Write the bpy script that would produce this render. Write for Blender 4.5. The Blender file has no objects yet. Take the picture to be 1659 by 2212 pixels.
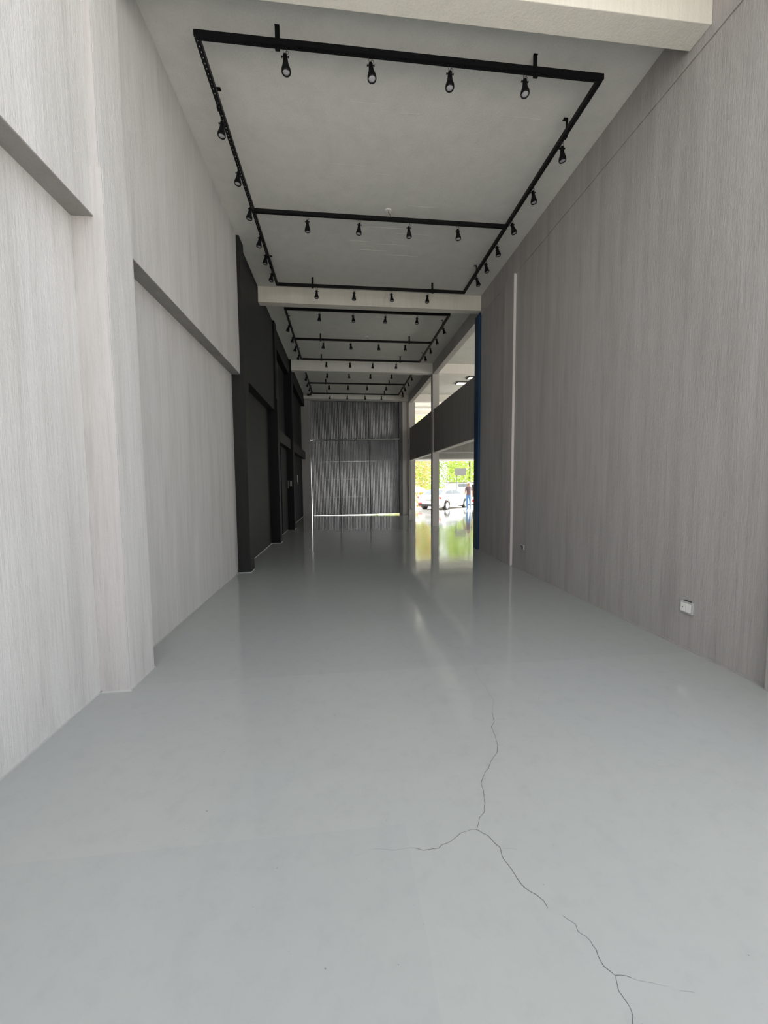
import bpy, bmesh, math, random
from mathutils import Vector, Matrix
random.seed(7)
SC = bpy.context.scene
COL = SC.collection
PI = math.pi

# ---------------------------------------------------------------- camera
CAMH = 1.6
cam_d = bpy.data.cameras.new('camera'); cam = bpy.data.objects.new('camera', cam_d); COL.objects.link(cam)
yaw, pitch, roll = 0.10639797, 0.07300867, -0.00807385
F_PX = 850.24
cy_, sy_ = math.cos(yaw), math.sin(yaw); cp_, sp_ = math.cos(pitch), math.sin(pitch)
fwd = Vector((sy_*cp_, cy_*cp_, -sp_)); r0 = Vector((cy_, -sy_, 0)); u0 = r0.cross(fwd)
rr = math.cos(roll)*r0 + math.sin(roll)*u0; uu = -math.sin(roll)*r0 + math.cos(roll)*u0
cam.matrix_world = Matrix(((rr.x, uu.x, -fwd.x, 0), (rr.y, uu.y, -fwd.y, 0), (rr.z, uu.z, -fwd.z, CAMH), (0, 0, 0, 1)))
cam_d.sensor_fit = 'VERTICAL'; cam_d.sensor_height = 24.0; cam_d.lens = 24.0*F_PX/2212.0
cam_d.clip_start = 0.02; cam_d.clip_end = 500
SC.camera = cam

# ---------------------------------------------------------------- world, sun, exposure
SC.view_settings.view_transform = 'Standard'; SC.view_settings.look = 'None'
SC.view_settings.exposure = -0.06; SC.view_settings.gamma = 1.0; SC.view_settings.use_curve_mapping = False
w = bpy.data.worlds.new('sky'); SC.world = w; w.use_nodes = True
nt = w.node_tree; nt.nodes.clear()
wo = nt.nodes.new('ShaderNodeOutputWorld'); bg = nt.nodes.new('ShaderNodeBackground')
tc = nt.nodes.new('ShaderNodeTexCoord'); sx = nt.nodes.new('ShaderNodeSeparateXYZ'); rp = nt.nodes.new('ShaderNodeValToRGB')
nt.links.new(tc.outputs['Generated'], sx.inputs[0]); nt.links.new(sx.outputs['Z'], rp.inputs[0])
rp.color_ramp.elements[0].position = 0.0; rp.color_ramp.elements[0].color = (1.0, 0.98, 0.95, 1)
rp.color_ramp.elements[1].position = 0.6; rp.color_ramp.elements[1].color = (0.88, 0.94, 1.0, 1)
nt.links.new(rp.outputs[0], bg.inputs['Color']); nt.links.new(bg.outputs[0], wo.inputs[0])
bg.inputs['Strength'].default_value = 2.45
sun_d = bpy.data.lights.new('sun', 'SUN'); sun = bpy.data.objects.new('sun', sun_d); COL.objects.link(sun)
sun_d.energy = 14.0; sun_d.angle = math.radians(1.0); sun_d.color = (1.0, 0.95, 0.86)
az, el = math.radians(30), math.radians(55)          # azimuth from +Y towards +X
sdir = Vector((math.sin(az)*math.cos(el), math.cos(az)*math.cos(el), math.sin(el)))
sun.rotation_euler = sdir.to_track_quat('Z', 'Y').to_euler()
cyc = SC.cycles
try:
    cyc.max_bounces = 14; cyc.diffuse_bounces = 10; cyc.glossy_bounces = 5; cyc.transparent_max_bounces = 12
    cyc.caustics_reflective = False; cyc.caustics_refractive = False; cyc.sample_clamp_indirect = 6.0
except Exception: pass

# ---------------------------------------------------------------- materials
def new_mat(name, col, rough=0.6, metal=0.0):
    m = bpy.data.materials.new(name); m.use_nodes = True
    b = m.node_tree.nodes['Principled BSDF']
    b.inputs['Base Color'].default_value = (*col, 1); b.inputs['Roughness'].default_value = rough
    b.inputs['Metallic'].default_value = metal
    return m
def N(m, t, **kw):
    n = m.node_tree.nodes.new(t)
    for k, v in kw.items(): setattr(n, k, v)
    return n
def L(m, a, b): m.node_tree.links.new(a, b)
def noise(m, scale, map_scale=(1, 1, 1), detail=4.0, rough=0.5, dist=0.0):
    t = N(m, 'ShaderNodeTexCoord'); mp = N(m, 'ShaderNodeMapping'); mp.inputs['Scale'].default_value = map_scale
    n = N(m, 'ShaderNodeTexNoise'); n.inputs['Scale'].default_value = scale; n.inputs['Detail'].default_value = detail
    n.inputs['Roughness'].default_value = rough; n.inputs['Distortion'].default_value = dist
    L(m, t.outputs['Object'], mp.inputs[0]); L(m, mp.outputs[0], n.inputs['Vector'])
    return n
def ramp(m, fac, stops):
    r = N(m, 'ShaderNodeValToRGB'); e = r.color_ramp.elements
    e[0].position, e[0].color = stops[0][0], (*stops[0][1], 1)
    e[1].position, e[1].color = stops[-1][0], (*stops[-1][1], 1)
    for p, c in stops[1:-1]:
        x = e.new(p); x.color = (*c, 1)
    L(m, fac, r.inputs[0]); return r
def mix(m, a, b, fac, mode='MIX'):
    x = N(m, 'ShaderNodeMix', data_type='RGBA', blend_type=mode)
    for s, v in ((6, a), (7, b)):
        if isinstance(v, tuple): x.inputs[s].default_value = (*v, 1)
        else: L(m, v, x.inputs[s])
    if isinstance(fac, float): x.inputs[0].default_value = fac
    else: L(m, fac, x.inputs[0])
    return x.outputs[2]
def sc(c, k): return tuple(min(1, x*k) for x in c)

def plaster(name, col, rough=0.75, combed=1.0, streak=0.10, spec=0.3, warm=(0.99, 0.99, 1.01)):
    """painted wall render with fine vertical combing, faint vertical washes and specks"""
    m = new_mat(name, col, rough); b = m.node_tree.nodes['Principled BSDF']
    b.inputs['Specular IOR Level'].default_value = spec
    n1 = noise(m, 1.0, (5.5, 5.5, 0.45), 5, 0.6)
    r1 = ramp(m, n1.outputs[0], [(0.30, sc(col, 1-streak)), (0.5, col), (0.72, sc(tuple(c*w_ for c, w_ in zip(col, warm)), 1+streak*0.9))])
    n2 = noise(m, 1.0, (48, 48, 1.7), 6, 0.65)
    r2 = ramp(m, n2.outputs[0], [(0.32, (0.84,)*3), (0.55, (1.0,)*3), (0.75, (1.0,)*3)])
    n4 = noise(m, 240.0, (1, 1, 1), 2, 0.5)
    r4 = ramp(m, n4.outputs[0], [(0.24, (0.78,)*3), (0.36, (1.0,)*3)])
    c = mix(m, r1.outputs[0], r2.outputs[0], min(1.0, 0.35+0.4*combed), 'MULTIPLY')
    c = mix(m, c, r4.outputs[0], 0.6, 'MULTIPLY')
    L(m, c, b.inputs['Base Color'])
    n3 = noise(m, 1.0, (120, 120, 6), 5, 0.6, 0.4)
    nf = noise(m, 55.0, (1, 1, 0.7), 5, 0.6)
    ad = N(m, 'ShaderNodeMath', operation='MULTIPLY_ADD'); ad.inputs[1].default_value = 1.0*combed
    L(m, n3.outputs[0], ad.inputs[0]); L(m, nf.outputs[0], ad.inputs[2])
    bp = N(m, 'ShaderNodeBump'); bp.inputs['Strength'].default_value = 0.5; bp.inputs['Distance'].default_value = 0.006
    L(m, ad.outputs[0], bp.inputs['Height']); L(m, bp.outputs[0], b.inputs['Normal'])
    return m

M_LIGHT = plaster('light grey combed plaster', (0.64, 0.63, 0.625))
M_RIGHT = plaster('taupe grey combed plaster', (0.39, 0.372, 0.36), combed=1.25, streak=0.12)
M_DARK = plaster('charcoal painted plaster', (0.019, 0.019, 0.0185), rough=0.6, streak=0.2, spec=0.2)
M_BLACK = plaster('black painted plaster', (0.007, 0.007, 0.008), rough=0.6, combed=0.3, spec=0.15)
M_DGREY = plaster('dark grey painted plaster', (0.075, 0.076, 0.077), rough=0.55, combed=0.4, spec=0.3)
M_BLUE_LIT = plaster('blue corner with painted light', (0.006, 0.065, 0.17), rough=0.4, combed=0.2, spec=0.5)  # lit copy of the blue paint, light from the front in its colour
M_PARA = plaster('dark stone grey parapet paint', (0.32, 0.31, 0.30), combed=0.3)
M_MEZZ = plaster('stone grey mezzanine paint', (0.36, 0.35, 0.32), combed=0.0)
M_SOFFIT_SHADE = plaster('taupe underside shade', (0.27, 0.26, 0.25), combed=0.3)  # darker than the wall: shade of the underside put into the colour
M_BLUE = plaster('blue painted plaster', (0.003, 0.030, 0.085), rough=0.4, combed=0.2, spec=0.5)
M_CEIL = plaster('off white ceiling paint', (0.66, 0.66, 0.63), combed=0.0, streak=0.05, warm=(1, 1, 1))
M_BEAM = plaster('cream beam paint', (0.66, 0.635, 0.575), combed=0.1, streak=0.05)
M_COLM = plaster('warm grey column paint', (0.50, 0.48, 0.465), combed=0.4)
M_WHITE = plaster('white painted concrete', (0.86, 0.83, 0.78), combed=0.0, streak=0.04)
M_STREET = plaster('street paving', (0.68, 0.66, 0.62), combed=0.0)
M_CAULK = new_mat('pale filler bead', (0.50, 0.50, 0.49), 0.7)
M_TRACK = new_mat('black painted steel channel', (0.004, 0.004, 0.005), 0.5, 0.0)
M_TRACK.node_tree.nodes['Principled BSDF'].inputs['Specular IOR Level'].default_value = 0.2
M_SPOT = new_mat('satin black lamp housing', (0.004, 0.004, 0.005), 0.5, 0.0)
M_SPOT.node_tree.nodes['Principled BSDF'].inputs['Specular IOR Level'].default_value = 0.12
M_LENS = new_mat('frosted lamp lens', (0.42, 0.42, 0.44), 0.25)
M_WIRE = new_mat('black wire', (0.012, 0.012, 0.014), 0.5)
M_PLASTIC = new_mat('white plastic', (0.78, 0.77, 0.75), 0.35)
M_PLASTIC2 = new_mat('grey plastic', (0.42, 0.42, 0.42), 0.4)
M_BLKPL = new_mat('black plastic', (0.02, 0.02, 0.022), 0.4)
M_BROWN = new_mat('brown plastic', (0.12, 0.06, 0.03), 0.5)
M_CARW = new_mat('white car paint', (0.85, 0.85, 0.84), 0.15); M_CARW.node_tree.nodes['Principled BSDF'].inputs['Coat Weight'].default_value = 0.6
M_GLASS = new_mat('tinted glass', (0.16, 0.19, 0.21), 0.08)
M_TYRE = new_mat('tyre rubber', (0.03, 0.03, 0.03), 0.8)
M_RIM = new_mat('alloy rim', (0.6, 0.6, 0.62), 0.3, 0.7)
M_RED = new_mat('red lamp lens', (0.75, 0.03, 0.03), 0.3)
M_YEL = new_mat('yellow orange panel', (0.95, 0.60, 0.02), 0.4)
M_GREYP = new_mat('grey sign panel', (0.16, 0.16, 0.155), 0.7)
M_SKIN = new_mat('skin', (0.50, 0.27, 0.18), 0.6)
M_SHIRT = new_mat('mauve grey shirt', (0.16, 0.10, 0.115), 0.9)
M_JEANS = new_mat('blue jeans', (0.10, 0.22, 0.42), 0.9)
M_CAP = new_mat('pale cap', (0.75, 0.68, 0.55), 0.8)
M_CLOTH = new_mat('white parasol cloth', (0.85, 0.84, 0.82), 0.8)
M_BARK = new_mat('bark', (0.16, 0.11, 0.07), 0.9)

# epoxy floor
def floor_mat():
    m = new_mat('grey epoxy floor', (0.44, 0.47, 0.475), 0.2); b = m.node_tree.nodes['Principled BSDF']
    b.inputs['IOR'].default_value = 1.5; b.inputs['Specular IOR Level'].default_value = 0.62
    base = (0.386, 0.395, 0.384)
    n1 = noise(m, 0.55, (1, 1, 1), 4, 0.55)
    r1 = ramp(m, n1.outputs[0], [(0.32, (0.383, 0.396, 0.393)), (0.5, base), (0.70, (0.398, 0.404, 0.385))])
    t = N(m, 'ShaderNodeTexCoord'); s = N(m, 'ShaderNodeSeparateXYZ'); L(m, t.outputs['Object'], s.inputs[0])
    # roller lap: the coat left of x=0.27 is a little bluer and darker up to the cross joint at y=3.25
    nj = noise(m, 3.0, (1, 1, 1), 3, 0.5)
    ax = N(m, 'ShaderNodeMath', operation='MULTIPLY_ADD'); ax.inputs[1].default_value = 0.03; L(m, nj.outputs[0], ax.inputs[0]); L(m, s.outputs['X'], ax.inputs[2])
    lx = N(m, 'ShaderNodeMath', operation='LESS_THAN'); lx.inputs[1].default_value = 0.285; L(m, ax.outputs[0], lx.inputs[0])
    ly = N(m, 'ShaderNodeMath', operation='LESS_THAN'); ly.inputs[1].default_value = 1.72; L(m, s.outputs['Y'], ly.inputs[0])
    both = N(m, 'ShaderNodeMath', operation='MULTIPLY'); L(m, lx.outputs[0], both.inputs[0]); L(m, ly.outputs[0], both.inputs[1])
    hf = N(m, 'ShaderNodeMath', operation='MULTIPLY'); hf.inputs[1].default_value = 0.14; L(m, both.outputs[0], hf.inputs[0])
    c = mix(m, r1.outputs[0], (0.30, 0.315, 0.33), hf.outputs[0])
    ly2 = N(m, 'ShaderNodeMath', operation='GREATER_THAN'); ly2.inputs[1].default_value = 3.25; L(m, s.outputs['Y'], ly2.inputs[0])
    hf2 = N(m, 'ShaderNodeMath', operation='MULTIPLY'); hf2.inputs[1].default_value = 0.12; L(m, ly2.outputs[0], hf2.inputs[0])
    c = mix(m, c, (0.26, 0.28, 0.28), hf2.outputs[0])
    n2 = noise(m, 9.0, (1, 1, 1), 6, 0.7)
    r2 = ramp(m, n2.outputs[0], [(0.30, (0.93,)*3), (0.5, (1,)*3)])
    c = mix(m, c, r2.outputs[0], 0.7, 'MULTIPLY')
    n3 = noise(m, 46.0, (1, 1, 1), 2, 0.5)
    r3 = ramp(m, n3.outputs[0], [(0.205, (0.45,)*3), (0.235, (1,)*3)])
    c = mix(m, c, r3.outputs[0], 0.8, 'MULTIPLY')
    L(m, c, b.inputs['Base Color'])
    rr_ = ramp(m, n2.outputs[0], [(0.3, (0.055,)*3), (0.7, (0.10,)*3)])
    L(m, rr_.outputs[0], b.inputs['Roughness'])
    nb = noise(m, 2.2, (1, 1, 1), 3, 0.5); nc = noise(m, 160.0, (1, 1, 1), 2, 0.5)
    ad = N(m, 'ShaderNodeMath', operation='MULTIPLY_ADD'); ad.inputs[1].default_value = 0.012; L(m, nc.outputs[0], ad.inputs[0]); L(m, nb.outputs[0], ad.inputs[2])
    bp = N(m, 'ShaderNodeBump'); bp.inputs['Strength'].default_value = 0.12; bp.inputs['Distance'].default_value = 0.02
    L(m, ad.outputs[0], bp.inputs['Height']); L(m, bp.outputs[0], b.inputs['Normal'])
    return m
M_FLOOR = floor_mat()
M_CRACK = new_mat('dark crack in the coating', (0.10, 0.10, 0.10), 0.8)

def metal(name, col, rough, met=0.75):
    m = new_mat(name, col, rough, met); b = m.node_tree.nodes['Principled BSDF']
    n = noise(m, 3.0, (1, 1, 0.6), 5, 0.6)
    r = ramp(m, n.outputs[0], [(0.3, sc(col, 0.8)), (0.7, sc(col, 1.15))]); L(m, r.outputs[0], b.inputs['Base Color'])
    return m
M_SHEET = metal('grey corrugated steel sheet', (0.26, 0.268, 0.285), 0.22, 0.5)
M_GFRAME = metal('grey gate frame steel', (0.09, 0.09, 0.095), 0.4, 0.3)
M_GALV = metal('galvanised tube', (0.55, 0.55, 0.53), 0.3, 0.85)

def leaf_mat(name, c1, c2):
    m = new_mat(name, c1, 0.6); b = m.node_tree.nodes['Principled BSDF']
    n = noise(m, 1.6, (1, 1, 1), 3, 0.6); r = ramp(m, n.outputs[0], [(0.35, c1), (0.65, c2)])
    L(m, r.outputs[0], b.inputs['Base Color'])
    tr = N(m, 'ShaderNodeBsdfTranslucent'); L(m, r.outputs[0], tr.inputs['Color'])
    ms = N(m, 'ShaderNodeMixShader'); ms.inputs[0].default_value = 0.45
    out = m.node_tree.nodes['Material Output']
    L(m, b.outputs[0], ms.inputs[1]); L(m, tr.outputs[0], ms.inputs[2]); L(m, ms.outputs[0], out.inputs[0])
    return m
M_LEAF1 = leaf_mat('bright green leaves', (0.20, 0.36, 0.03), (0.62, 0.70, 0.12))
M_LEAF2 = leaf_mat('mid green leaves', (0.13, 0.26, 0.05), (0.48, 0.60, 0.16))
M_LEAF3 = leaf_mat('pinkish green leaves', (0.36, 0.46, 0.06), (0.75, 0.45, 0.28))
M_LEAFO = leaf_mat('orange leaves', (0.85, 0.22, 0.03), (0.75, 0.45, 0.10))
M_LAMPFACE = bpy.data.materials.new('lit lamp panel'); M_LAMPFACE.use_nodes = True
_b = M_LAMPFACE.node_tree.nodes['Principled BSDF']; _b.inputs['Base Color'].default_value = (0.9, 0.9, 0.88, 1)
_b.inputs['Emission Color'].default_value = (1, 0.97, 0.9, 1); _b.inputs['Emission Strength'].default_value = 0.9

# ---------------------------------------------------------------- geometry helpers
def bm_new(): return bmesh.new()
def add_box(bm, x0, x1, y0, y1, z0, z1):
    v = [bm.verts.new((x, y, z)) for x in (x0, x1) for y in (y0, y1) for z in (z0, z1)]
    for f in ((0, 1, 3, 2), (4, 6, 7, 5), (0, 4, 5, 1), (2, 3, 7, 6), (0, 2, 6, 4), (1, 5, 7, 3)): bm.faces.new([v[i] for i in f])
    return bm
def add_lathe(bm, prof, n=16, axis='Z', origin=(0, 0, 0), cap=True):
    rings = []; ox, oy, oz = origin
    for r, h in prof:
        ring = []
        for i in range(n):
            a = 2*PI*i/n; c, s = r*math.cos(a), r*math.sin(a)
            p = {'Z': (c, s, h), 'X': (h, c, s), 'Y': (c, h, s)}[axis]
            ring.append(bm.verts.new((p[0]+ox, p[1]+oy, p[2]+oz)))
        rings.append(ring)
    for a, b in zip(rings, rings[1:]):
        for i in range(n): bm.faces.new((a[i], a[(i+1) % n], b[(i+1) % n], b[i]))
    if cap: bm.faces.new(rings[0][::-1]); bm.faces.new(rings[-1])
    return bm
def add_tube(bm, pts, r, n=6, closed=False):
    pts = [Vector(p) for p in pts]; rings = []; k = len(pts)
    for i, p in enumerate(pts):
        if closed: d = pts[(i+1) % k]-pts[i-1]
        else: d = pts[min(i+1, k-1)]-pts[max(i-1, 0)]
        d.normalize(); a = d.cross(Vector((0, 0, 1)))
        if a.length < 1e-3: a = d.cross(Vector((0, 1, 0)))
        a.normalize(); b = d.cross(a)
        rings.append([bm.verts.new(p+a*r*math.cos(2*PI*j/n)+b*r*math.sin(2*PI*j/n)) for j in range(n)])
    m = k if closed else k-1
    for i in range(m):
        A, B = rings[i], rings[(i+1) % k]
        for j in range(n): bm.faces.new((A[j], A[(j+1) % n], B[(j+1) % n], B[j]))
    if not closed: bm.faces.new(rings[0][::-1]); bm.faces.new(rings[-1])
    return bm
def mesh(name, bm, mat, smooth=False):
    bmesh.ops.recalc_face_normals(bm, faces=bm.faces)
    me = bpy.data.meshes.new(name); bm.to_mesh(me); bm.free()
    for x in (mat if isinstance(mat, (list, tuple)) else [mat]): me.materials.append(x)
    if smooth: me.polygons.foreach_set('use_smooth', [True]*len(me.polygons))
    return me
def obj(name, bm, mat, parent=None, smooth=False, bevel=0.0, loc=None):
    me = mesh(name, bm, mat, smooth) if isinstance(bm, bmesh.types.BMesh) else bm
    o = bpy.data.objects.new(name, me); COL.objects.link(o)
    if parent: o.parent = parent
    if loc is not None: o.location = loc
    if bevel:
        md = o.modifiers.new('bevel', 'BEVEL'); md.width = bevel; md.segments = 2; md.limit_method = 'ANGLE'; md.angle_limit = 0.6
    return o
def box(name, a, mat, parent=None, bevel=0.0):
    return obj(name, add_box(bm_new(), *a), mat, parent, bevel=bevel)
def struct(name, a, mat, label=None, bevel=0.0):
    o = box(name, a, mat, None, bevel); o['kind'] = 'structure'
    o['label'] = label; return o
def thing(name, label, cat, loc=(0, 0, 0), rz=0.0, group=None):
    o = bpy.data.objects.new(name, None); COL.objects.link(o); o.location = loc; o.rotation_euler = (0, 0, rz)
    o.empty_display_size = 0.1; o['label'] = label; o['category'] = cat
    if group: o['group'] = group
    return o
def dup(root, loc, rz, label):
    r = root.copy(); COL.objects.link(r); r.location = loc; r.rotation_euler = (0, 0, rz); r['label'] = label
    for ch in list(root.children):
        c = ch.copy(); COL.objects.link(c); c.parent = r
        for g in list(ch.children):
            d = g.copy(); COL.objects.link(d); d.parent = c
    return r
def ribbon(bm, pts, w0, w1, z, jit=0.35):
    """thin flat strip following a polyline on the floor"""
    P = [];
    for (x0, y0), (x1, y1) in zip(pts, pts[1:]):
        k = max(1, int(math.hypot(x1-x0, y1-y0)/0.012))
        for i in range(k):
            t = i/k; P.append((x0+(x1-x0)*t, y0+(y1-y0)*t))
    P.append(pts[-1]); n = len(P); prev = None
    for i, (x, y) in enumerate(P):
        a, b = P[max(0, i-1)], P[min(n-1, i+1)]
        dx, dy = b[0]-a[0], b[1]-a[1]; l = math.hypot(dx, dy) or 1
        j = random.uniform(-1, 1)*0.0016
        w_ = (w0+(w1-w0)*i/n)*random.uniform(1-jit, 1+jit)*0.5
        nx, ny = -dy/l, dx/l; cx, cy = x+nx*j, y+ny*j
        v = (bm.verts.new((cx+nx*w_, cy+ny*w_, z)), bm.verts.new((cx-nx*w_, cy-ny*w_, z)))
        if prev: bm.faces.new((prev[0], prev[1], v[1], v[0]))
        prev = v
    return bm

# ---------------------------------------------------------------- shell dimensions (metres)
ZC = 5.85           # ceiling
BZ = 5.52           # underside of cross beams
XL, XLP, XLF = -1.88, -1.66, -1.73   # niche plane, pilaster face, upper wall face
XR = 3.25
# pilasters on the left wall: near y, far y
PIL = [(3.16, 3.55), (7.26, 7.58), (10.80, 11.12), (14.05, 14.42)]

# ---- floor
floor = struct('floor', (-2.1, 12.0, -0.8, 22.4, -0.12, 0.0), M_FLOOR, 'glossy grey epoxy floor running the length of the hall')
m_ = [(1.034,3.85),(1.024,3.59),(1.079,3.43),(1.074,3.316),(1.132,3.237),(1.092,3.019),(1.094,2.928),(1.099,2.87),(1.089,2.769),(1.088,2.692),(1.016,2.535),(0.991,2.431),(0.951,2.386),(0.941,2.291),(0.921,2.205),(0.894,2.146),(0.827,2.075),(0.793,2.023),(0.765,1.998),(0.729,1.944),(0.716,1.929),(0.71,1.878),(0.688,1.794),(0.664,1.741),(0.635,1.717),(0.613,1.681),(0.596,1.653)]
A_ = [(0.596,1.653),(0.638,1.612),(0.653,1.573),(0.667,1.556),(0.662,1.528),(0.661,1.503),(0.67,1.475),(0.678,1.441),(0.683,1.415),(0.687,1.391),(0.703,1.369),(0.725,1.349),(0.746,1.324),(0.747,1.296),(0.765,1.281),(0.788,1.267),(0.801,1.25),(0.817,1.233),(0.812,1.211),(0.83,1.193),(0.838,1.178),(0.842,1.152),(0.836,1.126),(0.836,1.107),(0.859,1.078),(0.851,1.059),(0.843,1.042),(0.849,1.0),(0.843,0.983),(0.829,0.967),(0.817,0.941),(0.80,0.88)]
B_ = [(0.596,1.653),(0.571,1.656),(0.539,1.648),(0.516,1.643),(0.49,1.627),(0.463,1.609),(0.417,1.596),(0.399,1.583),(0.362,1.58),(0.33,1.58),(0.302,1.594),(0.275,1.599),(0.241,1.597),(0.204,1.594)]
C_ = [(0.859,1.078),(0.889,1.076),(0.906,1.066)]
M_CRACK2 = new_mat('faint crack', (0.24, 0.25, 0.25), 0.8)
for pts, w0, w1, mm in ((m_[:11], .0022, .0022, M_CRACK2), (m_[10:], .0022, .0024, M_CRACK), (A_[:14], .0026, .0026, M_CRACK), (A_[15:22], .0016, .0018, M_CRACK), (A_[21:], .0019, .0022, M_CRACK), (B_[:11], .002, .0018, M_CRACK),
                        (B_[10:], .0012, .0008, M_CRACK2), (C_, .0018, .001, M_CRACK), ([(0.67,1.549),(0.716,1.546),(0.738,1.535)], .001, .001, M_CRACK2),
                        ([(0.204,1.594),(0.161,1.606),(0.116,1.613),(0.038,1.59)], .0007, .0004, M_CRACK2), ([(0.906,1.066),(0.95,1.051),(1.001,1.036)], .0008, .0006, M_CRACK2), ([(1.032,1.021),(1.074,1.012)], .0012, .001, M_CRACK2)):
    obj('crack', ribbon(bm_new(), pts, w0, w1, 0.0006), mm, floor)

# ---- ceiling and its cross beams
ceil = struct('ceiling', (-2.1, 12.0, 2.2, 22.2, ZC, ZC+0.16), M_CEIL, 'off white concrete ceiling')
def beam(y0, y1, z0, mat, x0=XLF, x1=3.235):
    return box('beam', (x0, x1, y0, y1, z0, ZC+0.002), mat, ceil, bevel=0.006)
beam(3.36, 3.58, BZ, M_BEAM); beam(9.03, 9.22, BZ, M_BEAM, -1.73, 3.30); beam(14.12, 14.34, BZ-0.02, M_CEIL, -1.73, 3.30); beam(19.2, 19.75, 5.62, M_CEIL, -1.73, 3.30)
beam(9.03, 9.22, BZ, M_WHITE, 3.48, 12.0); beam(14.12, 14.40, BZ, M_WHITE, 3.54, 12.0); beam(19.0, 19.3, 5.52, M_WHITE, 3.48, 12.0)
# thin trowel ridges left in the ceiling coat
for x, y, l in ((0.17, 4.72, .30), (0.75, 4.80, .22), (1.9, 4.72, .5), (-.1, 5.6, .5), (.5, 5.72, .3), (0.0, 6.95, .6), (.5, 6.85, .7), (1.0, 6.98, .6), (.2, 7.25, .4), (.7, 7.3, .6), (1.0, 7.12, .5), (.4, 7.5, .5), (1.1, 6.3, .4), (0.9, 7.62, .6)):
    box('ridge', (x, x+l, y, y+0.005, ZC-0.0025, ZC+0.001), M_CEIL, ceil)

# ---- left wall
wl = struct('wall_left', (-2.12, XL, -6.0, 7.27, 0, ZC+0.1), M_LIGHT, 'light grey textured wall on the left')
box('upper_wall', (XL-0.02, XLF, -6.0, 3.17, 3.52, ZC), M_LIGHT, wl, bevel=0.004)
box('upper_wall', (XL-0.02, XLF, 3.54, 7.26, 3.52, ZC), M_LIGHT, wl, bevel=0.004)
box('soffit_shade', (XL, XLF-0.001, -1.0, 3.16, 3.512, 3.522), M_SOFFIT_SHADE, wl)  # thin strips carrying the painted shade under the upper wall
box('soffit_shade', (XL, XLF-0.001, 3.55, 7.26, 3.512, 3.522), M_SOFFIT_SHADE, wl)
# nearest pilaster: thicker lower shaft, slimmer upper shaft
def shaft(y0, y1, mat, step=3.85, slim=0.022):
    box('pilaster', (XL-0.02, XLP, y0, y1, 0, step), mat, wl, bevel=0.005)
    box('pilaster', (XL-0.02, XLP-slim, y0+slim*0.6, y1-slim*0.6, step-0.001, ZC), mat, wl, bevel=0.004)
shaft(*PIL[0], M_LIGHT)
M_FACE_SHADE = plaster('rosy grey pilaster shade', (0.475, 0.455, 0.45))  # rosy tint, darkened so the near face looks turned from the light
box('near_face_shade', (XL+.001, XLP-.001, 3.155, 3.161, 0, 3.849), M_FACE_SHADE, wl)
box('near_face_shade', (XLF-.001, XLP-.023, 3.168, 3.174, 3.851, ZC), M_FACE_SHADE, wl)
box('dark_wall', (-2.12, -1.90, 7.265, 11.1, 0, ZC+0.1), M_DARK, wl)
box('dark_wall', (-2.12, -1.90, 11.101, 19.9, 0, ZC+0.1), M_BLACK, wl)
shaft(PIL[1][0], PIL[1][1], M_DARK, 3.85)
shaft(PIL[2][0], PIL[2][1], M_BLACK, 3.85)
shaft(PIL[3][0], PIL[3][1], M_BLACK, 5.84, 0.001)
box('upper_wall', (-1.92, XLF, 7.57, 10.81, 3.54, ZC), M_DARK, wl, bevel=0.004)
for y0, y1 in ((11.11, 14.06), (14.41, 19.6)):
    box('lintel_beam', (-1.92, XLF, y0, y1, 2.80, 3.14), M_DARK, wl, bevel=0.004)
    box('top_beam', (-1.92, XLF, y0, y1, 5.33, ZC), M_BLACK, wl, bevel=0.004)
box('recessed_panel', (-1.91, -1.885, 11.2, 12.5, 3.16, 5.31), M_DGREY, wl)
box('recessed_panel', (-1.91, -1.885, 11.2, 12.55, 0.02, 2.78), M_DGREY, wl)
# filler beads where the walls meet the floor
def bead(name, x0, x1, y0, y1):
    o = struct(name, (x0, x1, y0, y1, -0.001, 0.012), M_CAULK, 'pale filler line along the foot of the wall'); return o
bead('baseboard_left', XL, XL+0.012, -0.5, 3.16)
k = 1
for x0, x1, y0, y1 in ((XL, XLP+.01, 3.148, 3.16), (XLP, XLP+.01, 3.16, 3.55), (XL, XL+.01, 3.55, 7.25), (-1.90, XLP+.01, 7.246, 7.26), (XLP, XLP+.01, 7.26, 7.58),
                       (-1.90, -1.888, 7.58, 10.79), (-1.90, XLP+.01, 10.788, 10.80), (XLP, XLP+.01, 10.8, 11.12), (-1.9, -1.888, 11.12, 14.04), (XLP, XLP+.012, 14.05, 14.42), (-1.9, -1.888, 14.42, 19.6)):
    bead('trim_%d' % k, x0, x1, y0, y1); k += 1
# dark door in the far niche
d = thing('door_1', 'dark flat door in the far left niche', 'door'); d['kind'] = 'structure'; del d['category']
box('panel', (-1.90, -1.872, 12.70, 13.95, 0.02, 2.74), M_BLACK, d)
hb = bm_new(); add_box(hb, -1.872, -1.80, 13.68, 13.80, 1.45, 1.72); obj('lock_box', hb, M_BLKPL, d, bevel=0.005)

# ---- right wall
wr = struct('wall_right', (XR, 3.47, 1.4, 9.05, 0, ZC+0.1), M_RIGHT, 'taupe grey combed wall on the right')
box('pilaster', (3.195, XR+.01, 1.4, 2.585, 0, ZC), M_RIGHT, wr, bevel=0.004)
box('pilaster', (3.198, XR+.01, 7.20, 7.63, 0, 5.42), M_RIGHT, wr, bevel=0.004)
box('top_beam', (3.235, XR+.01, 2.585, 9.04, 5.42, ZC), M_RIGHT, wr, bevel=0.003)
box('plaster_panel', (3.242, XR+.01, 2.60, 7.19, 0.0, 5.405), M_RIGHT, wr)
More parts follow.
